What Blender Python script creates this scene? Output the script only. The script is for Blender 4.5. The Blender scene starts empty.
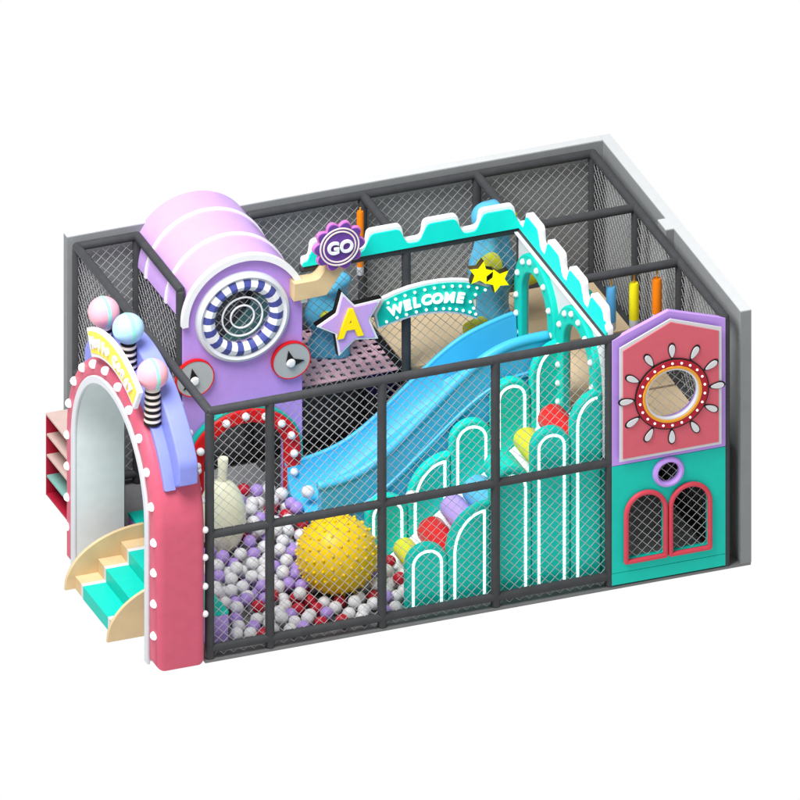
import bpy, bmesh, math, random
import numpy as np
from mathutils import Vector, Matrix
random.seed(7)
PI = math.pi
C = bpy.context.scene.collection
sc = bpy.context.scene
cos, sin = math.cos, math.sin

# ------------------------------------------------------------------ materials
def mat(name, col, rough=0.5, var=0.04, emit=0.0, coat=0.0, scale=9.0, bump=0.0, metal=0.0, spec=.18):
    m = bpy.data.materials.new(name); m.use_nodes = True
    nt = m.node_tree; b = nt.nodes['Principled BSDF']
    b.inputs['Roughness'].default_value = rough
    b.inputs['Specular IOR Level'].default_value = spec
    b.inputs['Metallic'].default_value = metal
    b.inputs['Coat Weight'].default_value = coat
    b.inputs['Coat Roughness'].default_value = 0.15
    tc = nt.nodes.new('ShaderNodeTexCoord')
    n = nt.nodes.new('ShaderNodeTexNoise'); n.inputs['Scale'].default_value = scale; n.inputs['Detail'].default_value = 4
    nt.links.new(tc.outputs['Object'], n.inputs['Vector'])
    r = nt.nodes.new('ShaderNodeValToRGB')
    c0 = [max(0, c*(1-var)) for c in col]; c1 = [min(1, c*(1+var)) for c in col]
    r.color_ramp.elements[0].position = .3; r.color_ramp.elements[1].position = .7
    r.color_ramp.elements[0].color = (*c0, 1); r.color_ramp.elements[1].color = (*c1, 1)
    nt.links.new(n.outputs['Fac'], r.inputs['Fac'])
    nt.links.new(r.outputs['Color'], b.inputs['Base Color'])
    if emit:
        b.inputs['Emission Color'].default_value = (*col, 1)
        b.inputs['Emission Strength'].default_value = emit
    if bump:
        n2 = nt.nodes.new('ShaderNodeTexNoise'); n2.inputs['Scale'].default_value = 120
        nt.links.new(tc.outputs['Object'], n2.inputs['Vector'])
        bp = nt.nodes.new('ShaderNodeBump'); bp.inputs['Strength'].default_value = bump; bp.inputs['Distance'].default_value = .004
        nt.links.new(n2.outputs['Fac'], bp.inputs['Height']); nt.links.new(bp.outputs['Normal'], b.inputs['Normal'])
    return m
M = dict(
 floor=mat('floor_rubber', (.19,.192,.195), .7, .06, bump=.3),
 wallm=mat('wall_plaster', (.25,.262,.268), .8, .03, bump=.15),
 walltoplit=mat('wall_top_lit_tone', (.58,.60,.61), .8, .02),  # wall grey made paler so the top looks strongly lit from above
 foam=mat('black_foam', (.052,.054,.058), .5, .10, bump=.1, spec=.15),
 net=mat('net_cord', (.43,.43,.43), .7, .05),
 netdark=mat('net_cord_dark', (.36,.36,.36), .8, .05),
 tealc=mat('teal_board', (.006,.56,.45), .5, .03),
 teals=mat('teal_soft', (.004,.60,.49), .5, .05, bump=.1),
 tealb=mat('teal_bright', (.006,.80,.68), .5, .03),
 teald=mat('teal_trim', (.01,.42,.34), .45, .03),
 white=mat('white_board', (.84,.85,.87), .5, .02),
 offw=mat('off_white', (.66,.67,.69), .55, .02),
 grey=mat('grey_lining', (.70,.75,.77), .6, .03),
 rimg=mat('rim_grey', (.66,.68,.72), .5, .02),
 pink=mat('rose_soft', (.62,.11,.175), .45, .04, bump=.1),
 pinkp=mat('rose_panel', (.66,.12,.16), .5, .03),
 purple=mat('lilac_board', (.52,.31,.82), .5, .03),
 lil=mat('lilac_roof', (.63,.39,.86), .38, .03, spec=.5),
 peri=mat('periwinkle', (.25,.29,.74), .45, .03, bump=.05),
 red=mat('red_soft', (.66,.010,.012), .4, .04),
 redd=mat('dark_red', (.42,.012,.03), .45, .04),
 crim=mat('crimson_frame', (.62,.06,.09), .4, .04),
 shelfr=mat('shelf_red', (.40,.012,.035), .5, .04),
 shelfp=mat('shelf_board', (.56,.42,.38), .6, .04),
 shelft=mat('shelf_board_teal', (.20,.42,.38), .6, .04),
 tan=mat('plywood', (.66,.49,.28), .55, .08, scale=4),
 tand=mat('deck_ply', (.74,.57,.36), .6, .06, scale=3),
 blue=mat('slide_blue', (.05,.46,.76), .4, .03, spec=.35),
 blueb=mat('soft_blue', (.10,.46,.70), .42, .05),
 bluec=mat('candy_blue', (.42,.68,.92), .35, .02, coat=.12),
 pinkc=mat('candy_pink', (.88,.42,.50), .35, .02, coat=.12),
 mint=mat('candy_mint', (.30,.76,.62), .4, .02),
 black=mat('black_plastic', (.012,.010,.010), .4, .05),
 cream=mat('cream', (.84,.75,.68), .5, .02),
 creamg=mat('pale_cream', (.82,.82,.62), .42, .03, coat=.08),
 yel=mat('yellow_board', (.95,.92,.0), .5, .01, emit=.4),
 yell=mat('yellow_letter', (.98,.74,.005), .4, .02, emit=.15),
 yelb=mat('yellow_rubber', (.84,.55,.004), .38, .04, coat=.08),
 yelg=mat('lemon_soft', (.62,.62,.03), .45, .04),
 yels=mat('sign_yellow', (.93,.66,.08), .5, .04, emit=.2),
 navy=mat('navy_stripe', (.07,.085,.32), .45, .04),
 navyd=mat('navy_dark', (.03,.02,.13), .5, .04),
 violet=mat('violet_badge', (.13,.05,.30), .45, .04),
 violr=mat('violet_rim', (.55,.17,.50), .45, .04),
 bulb=mat('lit_bulb', (.95,.95,.93), .4, .01, emit=.9),
 bulbo=mat('bulb_unlit', (.80,.81,.83), .3, .01, coat=.12),
 led=mat('led_strip', (.92,1.0,.98), .5, .0, emit=.75),
 ledc=mat('led_line', (.80,1.0,.98), .5, .0, emit=1.3),
 orange=mat('orange_sleeve', (.85,.22,.005), .45, .04),
 blues=mat('blue_sleeve', (.10,.40,.72), .45, .04),
 yelv=mat('yellow_sleeve', (.85,.75,.01), .45, .04),
 brown=mat('dark_brown_edge', (.07,.05,.015), .5, .05),
 gold=mat('gold_ring', (.80,.36,.03), .35, .04),
 mauve=mat('mauve_foam', (.88,.54,.64), .6, .04),
 bw=mat('ball_white', (.72,.72,.74), .35, .02, coat=.08),
 bp=mat('ball_purple', (.40,.26,.68), .35, .03, coat=.08),
 br=mat('ball_red', (.46,.014,.035), .35, .03, coat=.08),
 green=mat('green_soft', (.28,.80,.62), .5, .04),
 purs=mat('purple_roller', (.44,.30,.74), .45, .04),
 gauge=mat('gauge_face', (.42,.44,.45), .5, .02),
)

# ------------------------------------------------------------------ mesh helpers
def link(name, me, m=None, parent=None, smooth=False):
    if m is not None and not me.materials:
        for mm in (m if isinstance(m, (list, tuple)) else [m]): me.materials.append(M[mm])
    if smooth is True:
        for p in me.polygons: p.use_smooth = True
    elif smooth == 'auto':
        for p in me.polygons: p.use_smooth = True
        try: me.set_sharp_from_angle(angle=math.radians(35))
        except Exception: pass
    o = bpy.data.objects.new(name, me); C.objects.link(o)
    if parent is not None: o.parent = parent
    return o
def done(name, bm, m, parent=None, smooth='auto', bevel=0, seg=2):
    me = bpy.data.meshes.new(name)
    bmesh.ops.recalc_face_normals(bm, faces=bm.faces)
    if bevel:
        es = [e for e in bm.edges if len(e.link_faces) == 2 and e.calc_face_angle(0) > .6]
        bmesh.ops.bevel(bm, geom=es, offset=bevel, segments=seg, affect='EDGES', profile=.6)
    bm.to_mesh(me); bm.free()
    return link(name, me, m, parent, smooth)
def thing(name, label, cat, group=None):
    o = bpy.data.objects.new(name, None); C.objects.link(o)
    o.empty_display_size = .1
    o['label'] = label; o['category'] = cat
    if group: o['group'] = group
    return o
def tag(o, label, cat, group=None):
    o['label'] = label; o['category'] = cat
    if group: o['group'] = group
    return o
def box(bm, x0, x1, y0, y1, z0, z1, mi=0):
    vs = [bm.verts.new(p) for p in [(x0,y0,z0),(x1,y0,z0),(x1,y1,z0),(x0,y1,z0),(x0,y0,z1),(x1,y0,z1),(x1,y1,z1),(x0,y1,z1)]]
    for f in [(0,3,2,1),(4,5,6,7),(0,1,5,4),(1,2,6,5),(2,3,7,6),(3,0,4,7)]:
        bm.faces.new([vs[i] for i in f]).material_index = mi
def frame_of(d):
    d = d.normalized(); a = Vector((0,0,1)) if abs(d.z) < .9 else Vector((1,0,0))
    u = d.cross(a).normalized(); return u, d.cross(u).normalized()
def tube(bm, pts, r, seg=12, mi=0, caps=True, rend=False):
    """swept round tube; rend rounds the two ends"""
    P = [Vector(p) for p in pts]; R = list(r) if isinstance(r, (list, tuple)) else [r]*len(P)
    if rend:
        d0 = (P[0]-P[1]).normalized(); d1 = (P[-1]-P[-2]).normalized()
        a, b, ra, rb = P[0], P[-1], R[0], R[-1]
        P = [a+d0*ra*.5, a+d0*ra*.42, a+d0*ra*.2] + P + [b+d1*rb*.2, b+d1*rb*.42, b+d1*rb*.5]
        R = [ra*.45, ra*.8, ra*.96] + R + [rb*.96, rb*.8, rb*.45]
    rings = []; u = v = None
    for i, p in enumerate(P):
        if i == 0: d = P[1]-P[0]
        elif i == len(P)-1: d = P[-1]-P[-2]
        else: d = (P[i+1]-P[i]).normalized() + (P[i]-P[i-1]).normalized()
        if u is None: u, v = frame_of(d)
        else:
            dn = d.normalized(); u = (u - dn*u.dot(dn)).normalized(); v = dn.cross(u)
        rings.append([bm.verts.new(p + (u*cos(2*PI*k/seg) + v*sin(2*PI*k/seg))*R[i]) for k in range(seg)])
    for a, b in zip(rings, rings[1:]):
        for k in range(seg):
            bm.faces.new((a[k], a[(k+1)%seg], b[(k+1)%seg], b[k])).material_index = mi
    if caps:
        bm.faces.new(rings[0][::-1]).material_index = mi; bm.faces.new(rings[-1]).material_index = mi
def sphere(bm, c, r, seg=16, rings=10, sc=(1,1,1), mi=0):
    res = bmesh.ops.create_uvsphere(bm, u_segments=seg, v_segments=rings, radius=r,
        matrix=Matrix.Translation(c) @ Matrix.Diagonal((*sc, 1)))
    for v in res['verts']:
        for f in v.link_faces: f.material_index = mi
def lathe(bm, prof, seg=40, mat4=Matrix(), mi=None, closed=False):
    """prof [(r,h)] spun round local z; mi(i,k) gives a material index"""
    rings = []
    for r, h in prof:
        if r < 1e-5: rings.append([bm.verts.new(mat4 @ Vector((0,0,h)))])
        else: rings.append([bm.verts.new(mat4 @ Vector((r*cos(2*PI*k/seg), r*sin(2*PI*k/seg), h))) for k in range(seg)])
    prs = list(zip(range(len(rings)), rings, rings[1:]))
    if closed: prs.append((len(rings)-1, rings[-1], rings[0]))
    for i, a, b in prs:
        for k in range(seg):
            k2 = (k+1) % seg
            if len(a) == 1 and len(b) == 1: continue
            if len(a) == 1: f = bm.faces.new((a[0], b[k], b[k2]))
            elif len(b) == 1: f = bm.faces.new((a[k], a[k2], b[0]))
            else: f = bm.faces.new((a[k], a[k2], b[k2], b[k]))
            if mi: f.material_index = mi(i, k)
# frames for flat boards: F(y) looks along +y (faces the front), L(x) faces the left (-x)
def FR(y): return Matrix(((1,0,0,0),(0,0,-1,y),(0,1,0,0),(0,0,0,1)))
def LF(x): return Matrix(((0,0,-1,x),(-1,0,0,0),(0,1,0,0),(0,0,0,1)))   # local a = -y
def plate(name, outlines, t, m4, m, parent=None, bevel=.006, smooth='auto', res=2):
    """flat board with holes; its face stands at local c=0 and the board goes back by t"""
    cu = bpy.data.curves.new(name, 'CURVE'); cu.dimensions = '2D'; cu.fill_mode = 'BOTH'
    cu.extrude = max(t/2-bevel, 0); cu.bevel_depth = bevel; cu.bevel_resolution = res; cu.offset = -bevel
    for ol in outlines:
        s = cu.splines.new('POLY'); s.points.add(len(ol)-1)
        for p, q in zip(s.points, ol): p.co = (q[0], q[1], 0, 1)
        s.use_cyclic_u = True
    ob = bpy.data.objects.new('tmp', cu)
    me = bpy.data.meshes.new_from_object(ob)
    bpy.data.objects.remove(ob); bpy.data.curves.remove(cu)
    me.name = name; me.materials.clear()
    me.transform(m4 @ Matrix.Translation((0,0,-t/2)))
    if m4.determinant() < 0: me.flip_normals()
    o = link(name, me, m, parent, smooth)
    if smooth:      # keep the flat face flat: sharp edge where it meets the rounded rim
        ax = (m4.to_3x3() @ Vector((0,0,1))).normalized(); cap = [abs(p.normal.dot(ax)) > .9995 for p in me.polygons]
        seen = {}
        for p, c in zip(me.polygons, cap):
            for k in p.edge_keys: seen.setdefault(k, []).append(c)
        for ed in me.edges:
            q = seen.get(tuple(sorted(ed.vertices)), [])
            if len(q) == 2 and q[0] != q[1]: ed.use_edge_sharp = True
    return o
def circ(cx, cy, r, n=48, a0=0, a1=360, ry=None):
    ry = ry or r
    full = abs(a1-a0) >= 360
    return [(cx+r*cos(math.radians(a0+(a1-a0)*k/(n if full else n-1))), cy+ry*sin(math.radians(a0+(a1-a0)*k/(n if full else n-1)))) for k in range(n)]
def arch(cx, hw, z0, zs, rb=None, n=28):
    """closed arch outline: legs from z0 up to zs, then half ellipse"""
    rb = rb or hw
    return [(cx-hw, z0), (cx+hw, z0)] + circ(cx, zs, hw, n, 0, 180, rb)
def rev(o): return [(-a, b) for a, b in o]
def roundpoly(pts, r, n=5):
    out = []
    N = len(pts)
    for i in range(N):
        p = Vector(pts[i]); a = Vector(pts[i-1]); b = Vector(pts[(i+1)%N])
        ri = r[i] if isinstance(r, (list, tuple)) else r
        da = (a-p); db = (b-p); q = min(ri, da.length*.49, db.length*.49)
        if q <= 1e-5: out.append(tuple(p)); continue
        s = p+da.normalized()*q; e = p+db.normalized()*q
        for k in range(n+1):
            t = k/n; out.append(tuple(s*(1-t)**2 + p*2*t*(1-t) + e*t*t))
    return out
def text_mesh(s, size, ext, bev, off=0.0):
    cu = bpy.data.curves.new('txt', 'FONT'); cu.body = s; cu.size = size; cu.extrude = ext; cu.bevel_depth = bev
    cu.offset = off; cu.align_x = 'CENTER'; cu.align_y = 'CENTER'; cu.bevel_resolution = 2; cu.resolution_u = 6
    ob = bpy.data.objects.new('txt', cu)
    me = bpy.data.meshes.new_from_object(ob)
    bpy.data.objects.remove(ob); bpy.data.curves.remove(cu); me.materials.clear()
    return me
def letters(name, items, m4, m, parent):
    """items: (char, a, b, rot, size, offset, sx); one mesh"""
    for ch, a, b, rot, size, off, sx in items:
        me = text_mesh(ch, size, .008, .004, off)
        xs = [v.co.x for v in me.vertices]; ys = [v.co.y for v in me.vertices]
        cx, cy = (min(xs)+max(xs))/2, (min(ys)+max(ys))/2
        me.transform(m4 @ Matrix.Translation((a, b, 0)) @ Matrix.Rotation(rot, 4, 'Z') @ Matrix.Diagonal((sx,1,1,1)) @ Matrix.Translation((-cx, -cy, 0)))
        me.name = 'letter'; link('letter', me, m, parent, False)
def bulbs(pts, r, parent, m='bulbo', nrm=Vector((0,-1,0)), sq=1.0):
    me0 = None
    for p in pts:
        if me0 is None:
            bm = bmesh.new(); bmesh.ops.create_uvsphere(bm, u_segments=16, v_segments=10, radius=r)
            me0 = bpy.data.meshes.new('bulb'); bm.to_mesh(me0); bm.free(); me0.materials.append(M[m])
            for q in me0.polygons: q.use_smooth = True
        o = bpy.data.objects.new('bulb', me0); o.location = p; C.objects.link(o); o.parent = parent

# ------------------------------------------------------------------ setting
bm = bmesh.new(); box(bm, -.06, 5.78, -.04, 3.93, -.03, 0)
fl = done('floor', bm, 'floor', smooth=False); fl['kind'] = 'structure'
WH = 2.87
def wall(label, boxes, litb):
    w = thing('wall', label, 'wall')
    bm = bmesh.new()
    for b in boxes: box(bm, *b)
    done('wall_face', bm, 'wallm', w, smooth=False)
    bm = bmesh.new()
    for b in litb: box(bm, *b)
    done('wall_lit_top', bm, 'walltoplit', w, smooth=False)  # thin top slice, overhead light put into its colour
wall('long grey wall, its top coloured pale for top light, running behind the play frame', [(-.06,5.67,3.83,3.93,0,WH-.012)], [(-.06,5.67,3.83,3.93,WH-.012,WH)])
wall('grey side wall with top coloured pale for top light and a small square pier halfway along', [(5.672,5.785,-.04,3.93,0,WH-.012),(5.585,5.672,1.83,2.06,0,WH-.012)],
     [(5.672,5.785,-.04,3.93,WH-.012,WH),(5.585,5.672,1.83,2.06,WH-.012,WH)])

# ------------------------------------------------------------------ play frame
H, MID, LOW = 2.80, 1.40, .11
X = [0, .645, 1.845, 3.06, 4.28, 5.52]; Y = [0, 1.27, 2.50, 3.72]
PR = .047
fr = thing('play_enclosure', 'black foam padded pole frame with knotted netting enclosing the whole play area', 'play enclosure')
def post(x, y, z0=.02, z1=H-.03, r=PR):
    bm = bmesh.new(); tube(bm, [(x,y,z0),(x,y,z1)], r, 16, rend=True); done('post', bm, 'foam', fr)
def beam(p, q, r=PR-.001):
    bm = bmesh.new(); tube(bm, [p, q], r, 16, rend=True); done('beam', bm, 'foam', fr)
front_posts = X
for x in X: post(x, 0)
for x in X: post(x, Y[3])
for y in Y[1:3]: post(X[5], y)
for x in (X[1], X[3]): post(x, Y[2])
post(X[2]+.06, Y[2]+.05, z1=2.4); post(X[4]+.02, Y[2]+.02)
post(X[0], Y[2]); post(X[4]+.09, Y[1], z1=1.34)
e = .02
for z in (LOW, MID, H): beam((0,0,z), (X[4 if z < H else 5],0,z))
for z in (LOW, MID): beam((0,Y[3],z), (X[5],Y[3],z))
beam((0,Y[3],H), (X[1],Y[3],H)); beam((X[2],Y[3],H), (X[5],Y[3],H))
for z in (LOW, MID, H): beam((X[5],0,z+.001), (X[5],Y[3],z+.001))
for x in (X[0], X[1]):
    beam((x, 0 if x == 0 else Y[2], H+.001), (x, Y[3], H+.001))
beam((0,Y[2],MID), (0,Y[3],MID)); beam((0,Y[2],LOW), (0,Y[3],LOW))
beam((X[1],Y[2],MID), (X[1],Y[3],MID))
for x in (X[3], X[4]): beam((x, Y[2], H-.001), (x, Y[3], H-.001))
beam((X[2]+.1,Y[2],H), (X[4],Y[2],H)); beam((X[2]+.1,Y[2],MID-.04), (X[4],Y[2],MID-.04))
beam((X[4],0,H-.002), (X[4],Y[2],H-.002))
for y in Y[1:3]: beam((X[4]+.1,y,H-.001), (X[5],y,H-.001))
beam((X[4],.06,MID-.05), (X[4],Y[3],MID-.05), .03)

def net(axis, c, a0, a1, z0, z1, m='net', parent=fr, r=.0029, sp=.108, clip=None, name='safety_net'):
    """diamond netting made of two families of thin cords"""
    bm = bmesh.new()
    def seg(p, q, d):
        if axis == 'x': A, B = Vector((p[0], c+d, p[1])), Vector((q[0], c+d, q[1])); n = Vector((0,1,0))
        else: A, B = Vector((c+d, p[0], p[1])), Vector((c+d, q[0], q[1])); n = Vector((1,0,0))
        t = (B-A).normalized(); s = t.cross(n).normalized()*r; n = n*r
        ra = [bm.verts.new(A+s), bm.verts.new(A+n), bm.verts.new(A-s), bm.verts.new(A-n)]
        rb = [bm.verts.new(B+s), bm.verts.new(B+n), bm.verts.new(B-s), bm.verts.new(B-n)]
        for k in range(4): bm.faces.new((ra[k], ra[(k+1)%4], rb[(k+1)%4], rb[k]))
    W, Hh = a1-a0, z1-z0
    for sgn in (1, -1):
        k0 = -math.ceil(Hh/sp)*sp
        n = int((W+2*Hh)/sp)+5
        for i in range(n):
            k = k0 + i*sp
            # line a = k + t (or mirrored), z = t
            t0 = max(0, -k); t1 = min(Hh, W-k)
            if sgn > 0 and t1-t0 < .01: continue
            A = (k+t0, t0); B = (k+t1, t1)
            if sgn < 0:
                k = i*sp; t0 = max(0, k-W); t1 = min(Hh, k)
                if t1-t0 < .01: continue
                A = (k-t0, t0); B = (k-t1, t1)
            pts = [A, B]
            if clip:
                m_ = 60; run = None
                for j in range(m_+1):
                    q = (a0+A[0]+(B[0]-A[0])*j/m_, z0+A[1]+(B[1]-A[1])*j/m_)
                    if clip(*q):
                        if run is None: run = q
                        last = q
                    elif run is not None:
                        if run != last: seg(run, last, sgn*.002)
                        run = None
                if run is not None and run != last: seg(run, last, sgn*.002)
            else: seg((a0+A[0], z0+A[1]), (a0+B[0], z0+B[1]), sgn*.002)
    return done(name, bm, m, parent, smooth=False)
g = .045
for i in range(4):
    a, b = X[i]+g, X[i+1]-g
    net('x', 0, a, b, MID+g, H-g); net('x', 0, a, b, LOW+g, MID-g); net('x', 0, a, b, .018, .072)
for i in range(5):
    a, b = X[i]+g, X[i+1]-g
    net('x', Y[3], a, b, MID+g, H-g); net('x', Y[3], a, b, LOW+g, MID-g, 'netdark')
for j in range(3):
    a, b = Y[j]+g, Y[j+1]-g
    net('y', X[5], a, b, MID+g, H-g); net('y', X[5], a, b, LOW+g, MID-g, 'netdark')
net('y', 0, Y[2]+g, Y[3]-g, MID+g, H-g); net('y', 0, Y[2]+g, Y[3]-g, LOW+g, MID-g)
net('y', X[1], Y[2]+g, Y[3]-g, MID+g, 2.44)
net('x', Y[2], X[2]+.12, X[3]-g, MID, H-g); net('x', Y[2], X[3]+g, X[4]-g, MID, H-g)
net('x', Y[2], X[2]+.12, X[3]-g, LOW, MID-.09); net('x', Y[2], X[3]+g, X[4]-g, LOW, MID-.09)
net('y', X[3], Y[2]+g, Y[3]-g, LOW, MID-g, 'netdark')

# ------------------------------------------------------------------ decks
dk = thing('platform', 'raised tan plywood deck in the back and right bays of the play frame', 'platform')
for (a, b, c, d) in [(4.34,5.475,.06,1.245),(4.34,5.475,1.285,2.48),(4.34,5.475,2.52,3.67),(3.10,4.32,2.55,3.67)]:
    bm = bmesh.new(); box(bm, a, b, c, d, 1.36, 1.42); done('deck_board', bm, 'tand', dk, smooth=False, bevel=.004)
bm = bmesh.new(); box(bm, 4.34, 5.475, .06, 3.67, 1.30, 1.355); box(bm, 3.10, 4.32, 2.55, 3.67, 1.30, 1.355); done('deck_frame', bm, 'black', dk, smooth=False)
for lab_, bx in (('pale grey sheet added to brighten the dark floor under the deck behind the window house', (4.36,5.46,.07,3.64)), ('pale grey sheet added to brighten the dark floor inside the lilac cabin', (.70,1.88,2.56,3.64))):
    bm = bmesh.new(); box(bm, *bx, .004, .03); tag(done('floor_brightener', bm, 'offw', smooth=False, bevel=.006), lab_, 'brightening sheet')  # made-up pale sheets, added so the shaded interior floor reads lighter
# pink perforated bridge
br_ = thing('climbing_bridge', 'pink perforated foam bridge behind the netting under the star sign', 'bridge')
bm = bmesh.new()
x0, x1, y0, y1 = 1.93, 3.00, 2.56, 3.66; z0, z1 = 1.408, 1.42
sx, sy, hx, hy = .107, .122, .055, .062
xs = []; x = x0
n = int((x1-x0)/sx)
for i in range(n+1):
    a = x0+i*sx; box(bm, a, min(a+sx-hx, x1), y0, y1, z0, z1)
m_ = int((y1-y0)/sy)
for j in range(m_+1):
    a = y0+j*sy; b = min(a+sy-hy, y1)
    for i in range(n):
        box(bm, x0+i*sx+sx-hx, x0+(i+1)*sx, a, b, z0+.001, z1-.001)
done('foam_lattice', bm, 'mauve', br_, smooth=False)
bm = bmesh.new(); box(bm, x1+.0, x1+.085, y0, y1, 1.33, 1.43); done('edge_strip', bm, 'black', br_, smooth=False, bevel=.01)
nb = bmesh.new(); sphere(nb, (2.99,2.95,1.10), .20, 28, 18)
tag(done('hanging_ball', nb, 'navyd', smooth=True), 'dark navy ball hanging under the end of the pink perforated bridge', 'ball')

# ------------------------------------------------------------------ battlements
def battlement(plane, L, start, per, n, top_hw, gap_hw, zb, zg, zt):
    """outline in (a,z) from a=0..L with n merlons; first centre at start"""
    pts = [(0, zb), (L, zb)]
    up = []
    for i in range(n):
        c = start+i*per
        up += [(c-gap_hw, zg), (c-top_hw, zt), (c+top_hw, zt), (c+gap_hw, zg)]
    up = [p for p in up]
    up = [(max(0, min(L, a)), z) for a, z in up]
    if up[-1][0] < L-.01: up.append((L, zg))
    if up[0][0] > .01: up.insert(0, (0, zg))
    return pts + up[::-1]
def castle(name, label, m4, L, start, per, n, flip):
    t = thing(name, label, 'play panel')
    o1 = battlement(0, L, start, per, n, .18, .205, 2.845, 2.935, 3.115)
    o2 = battlement(0, L, start, per, n, .15, .235, 2.845, 2.895, 3.078)
    f = (lambda o: rev(o)) if flip else (lambda o: o)
    r1 = [0,0]+[.055]*(len(o1)-2); r2 = [0,0]+[.045]*(len(o2)-2)
    plate('white_rim', [f(roundpoly(o1, r1, 6))], .075, m4, 'white', t, bevel=.008)
    plate('teal_face', [f(roundpoly(o2, r2, 6))], .03, m4 @ Matrix.Translation((0,0,.012)), 'tealb', t, bevel=.004)
    return t
castle('battlement_panel', 'turquoise castle battlement board with white rim above the middle rail, facing the front', FR(2.44) @ Matrix.Translation((1.93,0,0)), 2.33, .28, .602, 4, False)
castle('battlement_panel', 'turquoise castle battlement board with white rim running back to front above the arches', LF(4.25), 2.44, .27, .605, 4, True)

# ------------------------------------------------------------------ castle arch wall (faces left)
aw = thing('arch_wall', 'pale grey wall with two turquoise bulb-lined arches under the side battlements', 'play panel')
AC = [1.87, .70]; AH = .57; ZS = 2.21
ho = []
for c in AC: ho.append(rev(arch(c, AH-.16, 1.424, ZS)))
plate('wall_panel', [rev([(.05,1.415),(2.47,1.415),(2.47,2.785),(.05,2.785)])] + [h for h in ho], .04, LF(4.25), 'offw', aw, bevel=.004)
bm = bmesh.new(); box(bm, 4.20, 4.262, .055, 2.47, 2.787, 2.80); done('top_edge', bm, 'white', aw, smooth=False)
for c in AC:
    out = rev(arch(c, AH, 1.423, ZS)); inn = rev(arch(c, AH-.20, 1.41, ZS))
    ou = rev([(c-AH,1.423),(c-AH+.20,1.423)] + circ(c, ZS, AH-.20, 28, 180, 0)[0:] + [(c+AH-.20,1.423),(c+AH,1.423)] + circ(c, ZS, AH, 32, 0, 180))
    a = plate('arch_trim', [ou], .085, LF(4.185), 'tealc', aw, bevel=.022, res=4)
    pts = []
    R = AH-.10
    for k in range(4):
        pts += [(4.182, c-R, 1.52+.21*k), (4.182, c+R, 1.52+.21*k)]
    for d in (22, 52, 78, 102, 128, 158):
        pts.append((4.182, c+R*cos(math.radians(d)), ZS+.07+R*sin(math.radians(d))-.04))
    bulbs(pts, .034, a)

# ------------------------------------------------------------------ slide
def interp(tab, x):
    tab = sorted(tab)
    if x <= tab[0][0]: return tab[0][1]
    for (a, b), (c, d) in zip(tab, tab[1:]):
        if x <= c: return b+(d-b)*(x-a)/(c-a)
    return tab[-1][1]
def smoothtab(tab, x):
    return sum(interp(tab, x+d) for d in (-.18,-.12,-.06,0,.06,.12,.18))/7
RR = [(1.7,.68),(1.90,.70),(2.23,.76),(2.50,.90),(2.70,1.05),(2.97,1.29),(3.24,1.51),(3.50,1.72),(3.70,1.81),(3.9,1.87),(4.2,1.95)]
FT = [(1.70,.91),(1.93,.925),(2.12,.96),(2.33,1.07),(2.45,1.17),(2.70,1.38),(3.26,1.88),(3.5,2.04),(3.65,2.11),(3.86,2.15),(4.2,2.155)]
BD = [(1.70,.40),(2.0,.43),(2.3,.55),(2.7,.83),(3.2,1.20),(3.6,1.38),(3.9,1.42),(4.2,1.425)]
sl = thing('slide', 'bright blue plastic slide coming down from the arch into the ball pit', 'slide')
N = 60
bm = bmesh.new(); prev = None; ends = []
for i in range(N+1):
    x = 1.72 + (4.17-1.72)*i/N
    zr, zf, zb = smoothtab(RR, x), smoothtab(FT, x), smoothtab(BD, x)
    sec = [(1.37, zf-.72), (1.37, zf-.40), (1.355, zf-.385), (1.355, zf-.35), (1.37, zf-.335), (1.37, zf-.02), (1.45, zf-.02), (1.47, zb+.25), (1.50, zb+.08), (1.58, zb), (2.20, zb), (2.28, zb+.08), (2.32, zr-.05), (2.33, zr), (2.37, zr), (2.39, zr-.04), (2.39, zb-.08), (1.6, zb-.08), (1.43, zf-.72)]
    ring = [bm.verts.new((x, y, max(z, .01))) for y, z in sec]
    if prev:
        for k in range(len(ring)): bm.faces.new((prev[k], prev[(k+1)%len(ring)], ring[(k+1)%len(ring)], ring[k]))
    else: bm.faces.new(ring)
    prev = ring
bm.faces.new(prev[::-1])
done('chute', bm, 'blue', sl)
bm = bmesh.new(); tube(bm, [(x_, 1.41, smoothtab(FT, x_)) for x_ in [1.72+2.42*i/50 for i in range(51)]], .055, 14, rend=True); done('side_rim', bm, 'blue', sl)
bm = bmesh.new(); tube(bm, [(x_, 2.355, smoothtab(RR, x_)) for x_ in [1.72+2.42*i/50 for i in range(51)]], .028, 12, rend=True); done('side_rim', bm, 'blue', sl)

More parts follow.
